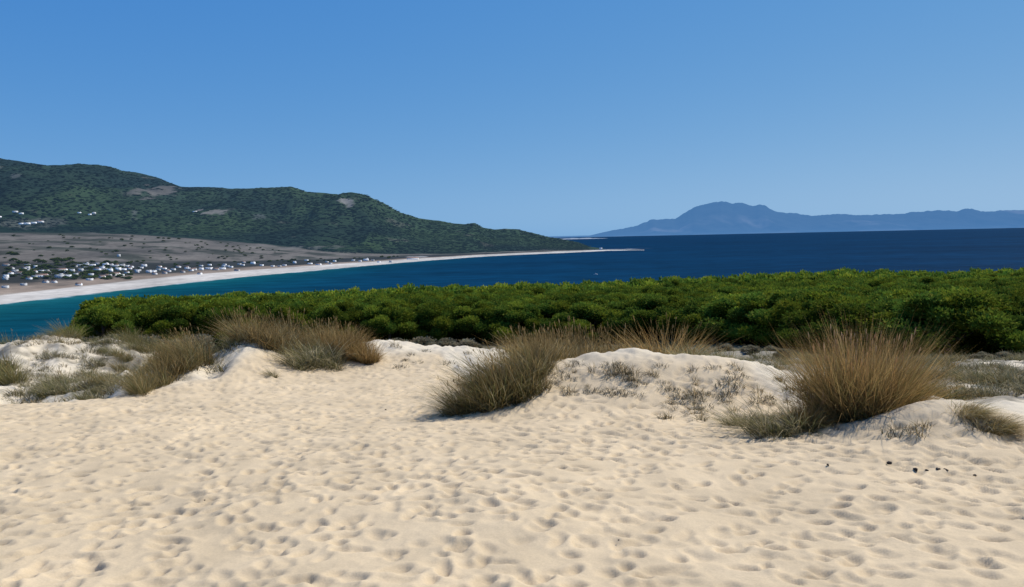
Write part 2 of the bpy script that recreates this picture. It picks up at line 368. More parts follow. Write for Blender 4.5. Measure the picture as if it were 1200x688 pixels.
def build_coast():
    px = np.concatenate([np.arange(-900, -60, 8.), np.arange(-60, 800, 1.5)])
    t = np.concatenate([np.linspace(0, 1, 4)[:-1], np.linspace(1, 2, 8)[:-1], np.linspace(2, 3, 50)[:-1], np.linspace(3, 4, 60)[:-1], np.linspace(4, 6, 190)[:-1], np.linspace(6, 7, 24)])
    ys, zs = coast_profile(px)
    k = np.clip(np.floor(t).astype(int), 0, 6); f = (t - k)[:, None]
    Y = ys[k] * (1 - f) + ys[k + 1] * f; Z = zs[k] * (1 - f) + zs[k + 1] * f
    Tm = np.repeat(t[:, None], len(px), 1); PXm = np.repeat(px[None], len(t), 0)
    A = rays(px, 280 + 0 * px)[0][None]; X = A * Y
    hill = sstep(4.0, 4.5, Tm) * (1 - sstep(5.7, 6, Tm) * .85); hz = np.clip((zs[6] - zs[4])[None] / 300, 0, 1)
    n = fbm(X / 420, Y / 700, 61, 5); rid = 1 - 2 * np.abs(fbm(X / 300 + .3 * n, Y / 900, 71, 4))
    Z = Z + hill * hz * (95 * n + 45 * (rid - .6))
    Z = Z + sstep(2.6, 3.4, Tm) * (1 - sstep(4, 4.3, Tm)) * 3 * fbm(X / 120, Y / 160, 77, 3)
    Z = Z + sstep(5.6, 6, Tm) * hz * 4 * fbm(X / 45, Y / 45, 79, 3)
    B = (Z - EYE) / Y                                     # elevation tangent of each vertex
    sand = np.array([.52, .47, .40]); dry = np.array([.150, .130, .108]); dry2 = np.array([.10, .09, .078]); scrubc = np.array([.045, .048, .036])
    wood = np.array([.014, .026, .019]); wood2 = np.array([.038, .062, .026]); rock = np.array([.115, .102, .088])
    col = np.zeros(X.shape + (3,)); 
    def mix(c, w):
        nonlocal col
        col = col + (np.asarray(c) - col) * np.clip(w, 0, 1)[..., None]
    mix(sand, np.ones_like(X))
    edge = .12 * fbm(X / 60, Y / 60, 81, 3)
    mix([.26, .20, .15], sstep(1.90, 2.02, Tm + edge * .5)); mix([.036, .037, .034], sstep(2.05, 2.30, Tm + edge + .1 * fbm(X / 30, Y / 40, 82, 3)))
    mix(dry, sstep(2.85, 3.05, Tm + edge)); mix(dry2, sstep(-.1, .4, fbm(X / 200, Y / 260, 83, 4)) * sstep(2.9, 3.1, Tm))
    streak = fbm(X / 130, Y / 60, 87, 4)
    mix(scrubc, sstep(.22, .40, fbm(X / 70, Y / 45, 88, 4)) * sstep(2.85, 3.1, Tm) * (1 - sstep(3.9, 4.0, Tm)) * .9)
    mix(scrubc, sstep(.08, .30, streak) * sstep(2.8, 3.1, Tm) * .85)
    fe = fbm(X / 90, Y / 140, 91, 4)
    mix(wood, sstep(3.94, 4.02, Tm + .12 * fe)); 
    east = sstep(200, 520, PXm)
    mix(wood2, sstep(3.95, 4.2, Tm) * np.clip(.25 + 1.1 * fbm(X / 240, Y / 300, 93, 4) + .80 * east * sstep(4.3, 5.2, Tm), 0, 1))
    mix([.10, .095, .07], sstep(.42, .6, fbm(X / 70, Y / 110, 97, 4)) * sstep(4.1, 4.3, Tm) * .6)
    for (cx, cy, rx, ry, c, s_) in [(182, 226, 30, 8.5, rock, 1), (406, 238, 9, 5, (.22, .20, .18), 1), (255, 248, 24, 3, (.19, .17, .15), .9), (157, 250, 5, 6, (.12, .12, .11), .8), (304, 254, 8, 3, (.10, .11, .10), .8), (18, 206, 7, 4, (.11, .11, .10), .8),
                                 (30, 262, 40, 6, (.10, .10, .085), .7), (364, 290, 30, 2.5, (.12, .115, .10), .8), (485, 301, 14, 1, (.3, .29, .27), 1), (640, 292.6, 20, 1, (.10, .09, .08), .8)]:
        a_, b_ = rays(cx, cy); dx = (X / Y - a_) * F / rx; dy = (B - b_) * F / ry
        r_ = dx * dx + dy * dy + 2.2 * fbm(X / 28, Y / 60, 101, 5)
        mix(c, (1 - sstep(.1, 1.1, r_)) * s_ * .85)
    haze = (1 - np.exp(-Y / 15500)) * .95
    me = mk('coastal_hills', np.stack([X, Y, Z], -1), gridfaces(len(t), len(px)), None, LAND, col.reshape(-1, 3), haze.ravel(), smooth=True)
    link('coastal_hills', me, kind='structure')
    # woodland that covers the slopes: nobody could count it
    r2 = np.random.default_rng(3); n = 24000
    i = r2.integers(110, len(px) - 1, n); tt = r2.uniform(4.02, 6.0, n); j = np.clip(np.searchsorted(t, tt), 1, len(t) - 1)
    ok = (zs[6][i] > 12) & (col[j, i].sum(-1) < .22) & ((tt < 5.9) | (r2.random(n) < .6)); i, j = i[ok], j[ok]; n = len(i)
    V0, T0 = ICO0; s = r2.uniform(2.0, 5.2, n); jit = r2.uniform(.65, 1.35, (n, len(V0), 1))
    V = V0[None] * jit * s[:, None, None] * np.array([1.7, 1.7, .22]); P = np.stack([X[j, i], Y[j, i], Z[j, i] - .35], -1)
    P[:, :2] += r2.normal(0, 3, (n, 2)); V = V + P[:, None]
    T = T0[None] + (np.arange(n) * len(V0))[:, None, None]
    cc = col[j, i] * r2.uniform(.92, 1.14, (n, 1)); cc = np.repeat(cc[:, None], len(V0), 1).reshape(-1, 3)
    me = mk('hillside_woodland', V, None, T.reshape(-1, 3), WOODM, cc, smooth=True)
    link('hillside_woodland', me, kind='stuff', label='dark green woodland covering the slopes of the coastal hills', category='woodland')
build_coast()

# ------------------------------------------------------------------ sea
def build_sea():
    px = np.concatenate([np.arange(-2400, -100, 50.), np.arange(-100, 1300, 4.), np.arange(1300, 3600, 50.)])
    a = (px - 600) / F
    Y = np.concatenate([np.geomspace(130, 3200, 300), np.geomspace(3300, 90000, 60)])
    X = a[None] * Y[:, None]; YY = np.repeat(Y[:, None], len(px), 1)
    shoreY = -EYE / rays(px, sm(np.clip(px, -900, 800), SHORE, 8))[1]
    shoreY = np.where(px > 745, 1e5, shoreY)
    d = shoreY[None] - YY + 25 * fbm(X / 160, YY / 160, 7, 3)
    d = np.where(d < -70, 1e5, d)
    lat = np.clip((640 - px)[None] / 640, 0, 1.2)
    deep = np.array([.0015, .026, .066]); blue = np.array([.0015, .042, .088]); teal = np.array([.002, .076, .088]); shallow = np.array([.015, .12, .13])
    def mix(c, k, w): return c + (k - c) * np.clip(w, 0, 1)[..., None]
    col = np.zeros(X.shape + (3,)) + deep
    near = np.exp(-YY / 2200)
    col = mix(col, blue, .9 * near * sstep(1.3, .2, np.clip((px - 200)[None] / 700, 0, 2)) + 0 * YY)
    col = mix(col, teal, np.exp(-np.clip(d, 0, 1e5) / 330) * np.clip(lat * 1.7, 0, 1) * 1.0)
    col = mix(col, shallow, np.exp(-np.clip(d, 0, 1e5) / 45) * np.clip(lat * 1.3, .12, 1))
    foam = sstep(22, 4, d) * sstep(-.25, .25, fbm(X / 25, YY / 12, 19, 3))
    col = mix(col, np.array([.62, .66, .66]), foam * .8)
    spit = sstep(768, 735, px)[None] * sstep(700, 735, px)[None] * np.exp(-((YY - 2640) / 45) ** 2)
    col = mix(col, np.array([.6, .64, .66]), spit * sstep(-.3, .3, fbm(X / 30, YY / 40, 29, 3)))
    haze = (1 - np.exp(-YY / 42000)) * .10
    me = mk('sea', np.stack([X, YY, 0 * X], -1), gridfaces(len(Y), len(px)), None, SEA, col.reshape(-1, 3), haze.ravel(), smooth=True)
    link('sea', me, kind='structure')
build_sea()

# ------------------------------------------------------------------ mountains across the strait
MR = np.array([(640, 279.5), (680, 278), (693, 275.5), (706, 272.5), (720, 269.5), (735, 267), (745, 264.5), (757, 260.5), (765, 257.5), (780, 257), (792, 256.5), (800, 250.5), (808, 246), (816, 242.5), (826, 239.5), (836, 237.5), (841, 236.6), (846, 235), (852, 236.4), (858, 238.4), (866, 237.6), (874, 239.2), (882, 241), (890, 240), (897, 241.5), (905, 246.5), (915, 248.5), (925, 249.5), (940, 251.8), (955, 253.2), (968, 252.2), (978, 250.8), (990, 251), (1003, 252.5), (1020, 251.8), (1040, 250.4), (1062, 250), (1080, 248),
               (1098, 246.8), (1120, 247), (1129, 244.5), (1138, 243.8), (1146, 247), (1160, 248), (1172, 246.6), (1200, 246), (1260, 242), (1330, 246), (1420, 240), (1550, 250), (1700, 254), (1900, 262)], float)
def build_mountain(name, base, scale_y, lo, seed, kx, colr, hz):
    px = np.arange(640, 1900, 1.5); t = np.linspace(0, 1, 90)
    Y0, Y1 = base, base * 1.22
    hor = 278 - .02147 * (px - 600)
    rp = hor - np.maximum(hor - np.interp(px, MR[:, 0], MR[:, 1]), 0) * scale_y + lo
    zr = EYE + rays(px, rp)[1] * Y1; zr = zr + np.clip(zr / 500, 0, 1) * (45 * fbm(px / 11, 0 * px, 5, 4) + 26 * fbm(px / 3.2, 0 * px, 6, 2))
    tt = np.concatenate([t, np.linspace(1.02, 1.5, 10)])
    Y = (Y0 + (Y1 - Y0) * tt)[:, None] + 0 * px[None]; X = rays(px, 270 + 0 * px)[0][None] * Y
    prof = np.where(tt < 1, tt ** 1.25, np.clip(1 - (tt - 1) * 1.6, 0, 1))[:, None]
    n = fbm(X / 2600, Y / 4200, seed, 5); rid = 1 - 2 * np.abs(fbm(X / 1500 + .4 * n, Y / 5200, seed + 9, 4))
    env = (np.sin(np.clip(tt, 0, 1) * math.pi) * (1 - np.clip(tt, 0, 1)) * 1.3)[:, None]
    Z = -20 + (zr[None] + 20) * prof + env * np.clip(zr[None] / 700, 0, 1) * (230 * n + 260 * (rid - .75))
    c = np.array(colr) + 0 * X[..., None]
    light = sstep(.1, .5, fbm(X / 1800, Y / 2200, seed + 3, 4))[..., None] * .6
    c = c + (np.array([.26, .23, .21]) - c) * light
    pale = np.exp(-(np.clip(Z, 0, 1e4) / 55) ** 2)[..., None] * sstep(-.1, .3, fbm(X / 900, Y / 900, seed + 5, 3))[..., None] * .15
    c = c + (np.array([.6, .58, .55]) - c) * pale
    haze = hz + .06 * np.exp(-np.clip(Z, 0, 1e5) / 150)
    me = mk(name, np.stack([X, Y, Z], -1), gridfaces(len(tt), len(px)), None, MTN, c.reshape(-1, 3), haze.ravel(), smooth=True)
    link(name, me, kind='structure')
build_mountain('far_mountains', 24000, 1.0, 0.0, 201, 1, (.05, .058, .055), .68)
def far_shore():
    px = np.arange(600, 720, 1.5); Yn = np.array([11500, 11560, 11900, 12400, 12800]); zn = [-3, 4, 15, 14, -5]
    X = rays(px, 277 + 0 * px)[0][None] * Yn[:, None]; Y = Yn[:, None] + 0 * X
    w = sstep(716, 690, px)[None] * (1 + .8 * fbm(px[None] / 8, 0 * px[None], 3, 3))
    Z = np.array(zn)[:, None] * np.where(np.array(zn)[:, None] > 0, w, 1) - 1
    c = np.array([.62, .58, .50]) + 0 * X[..., None]; c[2:] = (.10, .11, .10)
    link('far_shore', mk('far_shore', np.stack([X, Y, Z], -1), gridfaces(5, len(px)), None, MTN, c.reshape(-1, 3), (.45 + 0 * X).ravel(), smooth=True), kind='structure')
far_shore()

# ------------------------------------------------------------------ pines behind the dune
def leaf_quads(rs, P, Nrm, ln, wd):
    """small leaf-sized faces at points P pointing roughly along Nrm"""
    n = len(P); d = Nrm + rs.normal(0, .55, (n, 3)); d[:, 2] += .25; d /= np.linalg.norm(d, axis=1, keepdims=True)
    s = np.cross(d, rs.normal(0, 1, (n, 3))); s /= np.linalg.norm(s, axis=1, keepdims=True)
    L = rs.uniform(*ln, n)[:, None]; W = rs.uniform(*wd, n)[:, None]
    V = np.stack([P - s * W * .5, P + d * L * .5 - s * W * .8 * .5, P + d * L, P + d * L * .5 + s * W], 1)
    return V
GREENS = ([.175, .212, .021], [.080, .140, .021], [.225, .245, .042])
GREYS = ([.26, .225, .135], [.19, .17, .10], [.33, .29, .20])
def pine_mesh(seed, nl, leaves, rad=2.5, hgt=3.0, low=.7, core=True, name='pine_crown', mat=PINE, lf=((.10, .22), (.035, .07)), lobe=(.42, .85), pal=GREENS):
    rs = np.random.default_rng(seed); V = []; T = []; Q = []; col = []; n0 = 0
    g1, g2, g3 = (np.array(p) for p in pal)
    for k in range(nl):
        th = rs.uniform(0, 2 * math.pi); ph = math.asin(rs.uniform(-.15, 1)) if k else 1.5
        rr = rs.uniform(.55, 1.06); lr = rs.uniform(*lobe)
        c = np.array([math.cos(th) * math.cos(ph) * rad * rr, math.sin(th) * math.cos(ph) * rad * rr, low + (hgt - low) * (.32 + .62 * math.sin(ph)) * (.75 + .25 * rr) - .3 * lr])
        sq = np.array([1.15, 1.15, .72])
        tone = rs.uniform(.62, 1.2); mixg = rs.random()
        base = (g1 * (1 - mixg) + g2 * mixg) * tone
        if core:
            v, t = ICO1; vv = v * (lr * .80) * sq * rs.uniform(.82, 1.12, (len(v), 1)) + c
            V.append(vv); T.append(t + n0); n0 += len(v); col.append(np.repeat((base * .62)[None], len(v), 0))  # solid dark filler inside the lobe, added to block light
        m = leaves // nl
        dv = rs.normal(0, 1, (m, 3)); dv[:, 2] = dv[:, 2] * .9 + .25; dv /= np.linalg.norm(dv, axis=1, keepdims=True)
        P = c + dv * sq * lr * (rs.uniform(.70, 1.08, (m, 1)) + .35 * (rs.random((m, 1)) < .10) * rs.random((m, 1)))
        q = leaf_quads(rs, P, dv, *lf); V.append(q.reshape(-1, 3)); Q.append(np.arange(m * 4).reshape(m, 4) + n0); n0 += m * 4
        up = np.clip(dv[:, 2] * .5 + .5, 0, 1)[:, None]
        ht = np.clip((P[:, 2:3] - low) / max(hgt - low, .1), 0, 1); cc = base * (.70 + .45 * up) * (.50 + .72 * ht) * rs.uniform(.75, 1.3, (m, 1)); pick = rs.random(m) < .12; cc[pick] = cc[pick] * .4 + g3 * .7  # crown self-shadow put into the leaf colour: darker low down
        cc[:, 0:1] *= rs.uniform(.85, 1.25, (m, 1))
        col.append(np.repeat(cc, 4, 0))
    return mk(name, np.concatenate(V), np.concatenate(Q), np.concatenate(T) if T else None, mat, np.concatenate(col))
def trunk_mesh(seed, h=2.2, r=.13, name='trunk'):
    rs = np.random.default_rng(seed); b = MB(); lx, ly = rs.uniform(-.35, .35, 2)
    pts = [(lx * t * t, ly * t * t, -.3 + (h + .3) * t) for t in np.linspace(0, 1, 7)]
    b.tube(pts, [r * (1.35 - .85 * t) for t in np.linspace(0, 1, 7)], 7)
    for k in range(5):
        a = rs.uniform(0, 6.28); z = rs.uniform(.35, .85) * h; L = rs.uniform(.8, 1.6); i = z / h
        p0 = np.array([lx * i * i, ly * i * i, z]); pts = [tuple(p0 + np.array([math.cos(a) * L * s, math.sin(a) * L * s, .55 * L * s ** 1.4])) for s in (0, .35, .7, 1)]
        b.tube(pts, [r * .5, r * .38, r * .25, r * .1], 5)
    return b.mesh(name, BARK, smooth=True)
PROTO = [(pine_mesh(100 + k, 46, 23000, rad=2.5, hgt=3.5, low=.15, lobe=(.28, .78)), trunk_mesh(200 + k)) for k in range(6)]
# forest floor plan in (bearing u, distance y)
UU = np.array([-.62, -.575, -.5, -.3, -.05, .1, .23, .33, .4, .5, .58, .7, .9])
NEAR = np.array([74, 68, 70, 72, 70, 66, 56, 49, 45, 41, 38, 36, 36])
def canopy_drop(u, y):
    """sight-line drop of the crowns' tops: a gently falling roof of crowns"""
    hor_tan = 0.0
    near_t = np.interp(u, [-.6, -.4, 0, .25, .45, .6, .8], [.0760, .0780, .0900, .0900, .0840, .0850, .085])
    far_t = np.interp(u, [-.6, -.45, -.23, -.14, 0, .17, .29, .4, .52, .6, .69, .8], [.0745, .0700, .0690, .0650, .0645, .0625, .0585, .0565, .0570, .0610, .0575, .057])
    yn = np.interp(u, UU, NEAR); f = np.clip((y - yn) / (128 - yn), 0, 1)
    return y * (near_t + (far_t - near_t) * f ** .55)
spots = []
rt = np.random.default_rng(77)
y = 40.0
rows = []
ylist = []
while y < 132:
    ylist.append(y); y += 3.7 + (y - 40) * .022
for ri, y in enumerate(ylist):
    step = 4.1
    x = -.60 * y + rt.uniform(0, step)
    while x < .92 * y:
        xx, yy = x + rt.normal(0, .7), y + rt.normal(0, .9); u = xx / yy
        yn = float(np.interp(u, UU, NEAR)) + 3.5 * float(vn(xx / 9, 3.3, 8))
        if yy >= yn and u > -.556: spots.append((xx, yy, u, yy - yn))
        x += step
spots.sort(key=lambda s: s[1] * (1 + max(0, abs(s[2]) - .70) * 3))
LBL = {'front_r': 'bushy dark green pine in the front row of the pinewood, near the large grass clump',
       'front_m': 'round green pine in the front row of the pinewood, behind the middle dunes',
       'front_l': 'green pine at the left end of the pinewood, next to the open water',
       'mid': 'flat-topped green pine deep in the pinewood, only its crown showing',
       'back': 'small pine crown along the far top edge of the pinewood, against the sea'}
GRP = {'front_r': 'front row pines on the right', 'front_m': 'front row pines in the middle', 'front_l': 'pines at the left end of the wood', 'mid': 'pines inside the wood', 'back': 'pines along the far edge of the wood'}
rest = []
for n, (x, y, u, dn) in enumerate(spots):
    g = float(G(x, y)); top = EYE - float(canopy_drop(u, y)) + rt.normal(0, .15) + .65 * float(fbm(x / 11, y / 11, 12, 2))
    h = min(max(top - g, 2.4), 6.5); sz = h / 3.55; sx = rt.uniform(1.0, 1.42); rz = rt.uniform(0, 6.28); k = int(rt.integers(0, 6))
    if n >= 300: rest.append((x, y, g, sx, sz, rz, k)); continue
    cls = 'front_l' if (u < -.52 and dn < 25) else 'front_r' if (dn < 6 and u > .3) else 'front_m' if dn < 6 else 'back' if y > 116 else 'mid'
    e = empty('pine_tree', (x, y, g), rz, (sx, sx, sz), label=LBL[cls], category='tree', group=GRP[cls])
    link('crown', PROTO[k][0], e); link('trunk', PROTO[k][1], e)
if rest:
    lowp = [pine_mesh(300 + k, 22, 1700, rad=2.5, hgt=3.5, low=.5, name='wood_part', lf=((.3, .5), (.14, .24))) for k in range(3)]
    Vs, Qs, Ts, Cs, n0 = [], [], [], [], 0
    for (x, y, g, sx, sz, rz, k) in rest:
        me = lowp[k % 3]; nv = len(me.vertices); v = np.empty(nv * 3, np.float32); me.vertices.foreach_get('co', v); v = v.reshape(-1, 3)
        c = np.empty(nv * 4, np.float32); me.color_attributes['Col'].data.foreach_get('color', c)
        np_, li = len(me.polygons), np.empty(len(me.loops), np.int32); me.loops.foreach_get('vertex_index', li)
        ls = np.empty(np_, np.int32); me.polygons.foreach_get('loop_total', ls); nq = int((ls == 4).sum())
        ca, sa = math.cos(rz), math.sin(rz)
        w = np.stack([(v[:, 0] * ca - v[:, 1] * sa) * sx + x, (v[:, 0] * sa + v[:, 1] * ca) * sx + y, v[:, 2] * sz + g], 1)
        Vs.append(w); Cs.append(c.reshape(-1, 4)[:, :3]); Qs.append(li[:nq * 4].reshape(-1, 4) + n0); Ts.append(li[nq * 4:].reshape(-1, 3) + n0); n0 += nv
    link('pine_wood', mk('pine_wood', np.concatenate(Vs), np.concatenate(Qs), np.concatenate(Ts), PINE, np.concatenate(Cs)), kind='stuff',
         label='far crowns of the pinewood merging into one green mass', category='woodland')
    for me in lowp: bpy.data.meshes.remove(me)

# ------------------------------------------------------------------ dune grass
def blades(rs, n, Rb, h, spread=.5, lean=(0, 0), curl=.25, w=.009, pal=None, hv=.5, tip=1.15, flat=1.0, minh=.3, tj=.26):
    th = rs.uniform(0, 2 * math.pi, n); r = Rb * np.sqrt(rs.random(n)) ** 1.15
    bx, by = r * np.cos(th), r * np.sin(th) * flat
    az = th + rs.normal(0, 1.2, n); out = (r / Rb)
    tilt = np.abs(rs.normal(0, tj, n)) + spread * out * rs.uniform(.4, 1.1, n)
    L = h * np.clip(rs.normal(1 - .25 * out, hv * .5, n), minh, 1.35)
    hx = np.cos(az) * np.sin(tilt) + lean[0] * rs.uniform(.4, 1.2, n); hy = np.sin(az) * np.sin(tilt) + lean[1] * rs.uniform(.4, 1.2, n)
    cl = curl * rs.uniform(.2, 1.4, n) * np.where(rs.random(n) < .16, 2.6, 1); S = np.array([0, .3, .65, 1.0]); WW = np.array([1, .9, .6, .0])
    sa = rs.uniform(0, 2 * math.pi, n); sx, sy = np.cos(sa), np.sin(sa)
    dn = np.sqrt(hx ** 2 + hy ** 2) + 1e-6
    up = np.cos(np.clip(tilt, 0, 1.4))
    V = np.zeros((n, 7, 3)); i = 0
    for s, ww in zip(S, WW):
        px = bx + L * (hx * s + cl * hx / dn * s * s * .8); py = by + L * (hy * s + cl * hy / dn * s * s * .8)
        pz = L * (up * s - cl * .55 * s ** 2.2) - .05 * (s == 0)
        k = w * ww * .5 * rs.uniform(.8, 1.3, n) if ww else 0
        if ww:
            V[:, i] = np.stack([px - sx * k, py - sy * k, pz], 1); V[:, i + 1] = np.stack([px + sx * k, py + sy * k, pz], 1); i += 2
        else: V[:, i] = np.stack([px, py, pz], 1)
    b = np.arange(n)[:, None] * 7
    Q = np.concatenate([b + np.array([[0, 1, 3, 2]]), b + np.array([[2, 3, 5, 4]])]); T = b + np.array([[4, 5, 6]])
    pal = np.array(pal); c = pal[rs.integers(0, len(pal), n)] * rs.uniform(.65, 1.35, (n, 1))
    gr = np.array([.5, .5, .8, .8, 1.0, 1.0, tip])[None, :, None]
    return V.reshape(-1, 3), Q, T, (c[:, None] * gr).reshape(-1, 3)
OLIVE = [(.15, .125, .05), (.20, .155, .065), (.11, .105, .04), (.27, .20, .095), (.17, .12, .055)]
TAN = [(.31, .235, .115), (.25, .19, .09), (.38, .30, .165), (.20, .15, .07), (.28, .215, .10)]
RUST = [(.27, .18, .075), (.22, .145, .06), (.31, .215, .10), (.17, .115, .048)]
GREY = [(.29, .265, .165), (.23, .215, .125), (.36, .32, .21), (.19, .185, .105)]
GREEN = [(.13, .135, .055), (.17, .165, .075), (.10, .11, .045), (.22, .19, .10)]
def grass_mesh(name, seed, *specs):
    rs = np.random.default_rng(seed); V, Q, T, K = [], [], [], []; n0 = 0
    for s in specs:
        v, q, t, c = blades(rs, **s); V.append(v); Q.append(q + n0); T.append(t + n0); K.append(c); n0 += len(v)
    return mk(name, np.concatenate(V), np.concatenate(Q), np.concatenate(T), GRASS, np.concatenate(K))
def stalk_mesh(name, seed, n, Rb, h, pal=((.46, .30, .16), (.40, .26, .13), (.52, .38, .22)), lean=(0, 0), head=(.10, .17), hw=.011):
    """thin upright stems, each with a feathery seed head"""
    rs = np.random.default_rng(seed); b = MB(); cols = []
    for k in range(n):
        th, r = rs.uniform(0, 6.28), Rb * math.sqrt(rs.random()); H = h * rs.uniform(.72, 1.12); tl = .28 * r / Rb * rs.uniform(.3, 1.2)
        ax, ay = math.cos(th) * tl + lean[0] + rs.normal(0, .06), math.sin(th) * tl + lean[1] + rs.normal(0, .06); hl = rs.uniform(*head)
        P = [(r * math.cos(th) + ax * H * s, r * math.sin(th) + ay * H * s, H * s) for s in (.35, .7, 1)]
        Hd = [(r * math.cos(th) + ax * (H + hl * s), r * math.sin(th) + ay * (H + hl * s), H + hl * s) for s in (0, .3, .7, 1)]
        m = len(b.V); b.tube(P, [.0028, .0025, .002], 3); b.tube(Hd, [.003, hw, hw * .8, .001], 4)
        c = np.array(pal[rs.integers(0, len(pal))]) * rs.uniform(.75, 1.2); cols.append(np.repeat(c[None], len(b.V) - m, 0))
    return b.mesh(name, GRASS, col=np.concatenate(cols))
sp = dict
def warm(P): return [(r * 1.36, g * 1.27, b * 1.12) for r, g, b in P]
OLIVE, TAN, RUST, GREY, GREEN = map(warm, (OLIVE, TAN, RUST, GREY, GREEN))
def tussock(name, lab, cat, grp, meshes, loc, rz, s):
    e = empty(name, loc, rz, s, label=lab, category=cat)
    if grp: e['group'] = grp
    for nm, me in meshes: 
        o = link(nm, me, e)
        if nm == 'seed_stalks': o['kind'] = 'stuff'
    return e
# the big clump at the right
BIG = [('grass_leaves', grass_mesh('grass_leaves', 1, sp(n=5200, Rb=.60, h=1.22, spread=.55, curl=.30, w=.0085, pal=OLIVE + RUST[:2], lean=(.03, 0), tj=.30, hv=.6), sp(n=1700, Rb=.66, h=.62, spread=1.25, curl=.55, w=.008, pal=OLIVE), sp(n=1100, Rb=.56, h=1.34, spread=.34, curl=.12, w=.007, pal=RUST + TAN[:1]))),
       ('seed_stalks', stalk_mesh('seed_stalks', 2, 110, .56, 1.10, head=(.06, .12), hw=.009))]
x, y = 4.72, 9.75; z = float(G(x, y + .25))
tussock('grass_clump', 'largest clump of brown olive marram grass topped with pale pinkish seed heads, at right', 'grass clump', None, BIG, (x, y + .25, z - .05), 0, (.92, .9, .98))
BIG2 = [('grass_leaves', grass_mesh('grass_leaves', 3, sp(n=2600, Rb=.5, h=.75, spread=.9, curl=.4, w=.0085, pal=OLIVE), sp(n=600, Rb=.45, h=.85, spread=.4, curl=.1, w=.007, pal=RUST))), ('seed_stalks', stalk_mesh('seed_stalks', 4, 26, .45, .85))]
x, y = 5.42, 9.75; z = float(G(x, y))
tussock('grass_clump', 'lower olive grass clump attached to the right side of the largest clump', 'grass clump', None, BIG2, (x, y + .75, float(G(x, y + .75)) - .05), .7, (.62, .6, .75))
x, y, z = hit(955, 506)
tussock('grass_clump', 'shorter brown grass clump hugging the left side of the largest clump', 'grass clump', None, BIG2, (x, y + .3, z - .05), 2.2, (.42, .42, .5))
SPRAWL = [('grass_leaves', grass_mesh('grass_leaves', 5, sp(n=260, Rb=.26, h=.50, spread=1.1, curl=.6, w=.010, pal=GREEN + GREY, lean=(-.45, -.1)), sp(n=70, Rb=.22, h=.6, spread=1.2, curl=.5, w=.009, pal=GREY, lean=(-.5, 0))))]
for px, py, s, lab in [(905, 512, .95, 'grey green grass tuft sprawling over the sand left of the largest clump'), (938, 508, 1.0, 'low dark tuft of grass between the sprawling grey tuft and the largest clump'),
                       (870, 500, .7, 'small flattened grass tuft furthest left of the largest clump, casting thin shadows')]:
    x, y, z = hit(px, py); tussock('grass_tuft', lab, 'grass tuft', None, SPRAWL, (x, y + .1, z - .03), rng.uniform(-.4, .4), s)
OVER = [('grass_leaves', grass_mesh('grass_leaves', 6, sp(n=900, Rb=.35, h=.55, spread=.9, curl=.9, w=.010, pal=GREY + TAN[:2] + OLIVE[:2], lean=(.55, -.25)), sp(n=300, Rb=.3, h=.5, spread=1.1, curl=.8, w=.009, pal=OLIVE, lean=(.6, -.1))))]
for px, py, s, lab in [(1135, 488, .5, 'drooping grass tuft spilling right over the top of the small sand mound'), (1168, 505, .5, 'brown grass tuft hanging over the right flank of the small sand mound')]:
    x, y, z = hit(px, py); tussock('grass_tuft', lab, 'grass tuft', None, OVER, (x, y + .1, z - .03), 0, s)

for px, py, s, lab in [(352, 434, .8, 'flat grass standing in for the shadow streak below the grey green tufts'), (392, 433, .75, 'flat grass standing in for the shadow streak below the brown clumps'), (535, 486, .8, 'splayed grass standing in for shadow spikes at the tip of the middle bank'),
                       (318, 442, .5, 'flat grass standing in for the lowest shadow streak left of centre')]:
    x, y, z = hit(px, py); tussock('grass_tuft', lab, 'grass tuft', None, SPRAWL, (x, y + .1, z - .03), rng.uniform(-.3, .3), s)  # added tufts, standing in for dark shadow strips on the sand
# prototypes for the repeated clumps
def fam(seed, pal, h, Rb, n, lean, spread=.7, stalks=14, curl=.3, spal=None):
    out = []
    for k in range(3):
        m = [('grass_leaves', grass_mesh('grass_leaves', seed + k, sp(n=n, Rb=Rb, h=h, spread=spread, curl=curl, w=.0100, pal=pal, lean=lean, hv=.75, tj=.34), sp(n=n // 3, Rb=Rb * 1.05, h=h * .6, spread=spread * 1.6, curl=curl * 1.8, w=.010, pal=GREY + pal, lean=lean)))]
        if stalks: m.append(('seed_stalks', stalk_mesh('seed_stalks', seed + 50 + k, stalks, Rb * .9, h * 1.02, spal or TAN, (lean[0] * .5, lean[1] * .5), (.05, .11), .008)))
        out.append(m)
    return out
FAN = fam(600, OLIVE + GREEN + TAN[:2] + GREY[:2], .78, .30, 470, (-.40, -.05), .5)
BROWN = fam(700, TAN + RUST[:1] + OLIVE[:2] + GREY[:2], .72, .28, 330, (-.22, 0), .4, 26)
RUSTY = fam(750, RUST + RUST + OLIVE[:2], .78, .32, 900, (-.05, 0), .45, 20)
GREYT = fam(800, GREY + GREEN[:2], .52, .30, 380, (-.30, -.05), .7, 4, .4)
GREENT = fam(850, GREEN + GREEN + OLIVE[:2], .70, .32, 520, (-.25, 0), .55, 6)
def scatter(items, family, name, label, cat, group, sr=(.85, 1.15), jit=8, dy=0.0):
    for i, it in enumerate(items):
        px, py = it[0], it[1]; sc_ = it[2] if len(it) > 2 else 1.0
        x, y, z = hit(px + rng.normal(0, jit * .4), py); y += dy; z = float(G(x, y))
        s = sc_ * rng.uniform(*sr)
        tussock(name, label, cat, group, family[int(rng.integers(0, len(family)))], (x, y, z - .04), rng.uniform(-.5, .5), (s * rng.uniform(.95, 1.25), s, s * rng.uniform(.9, 1.12)))
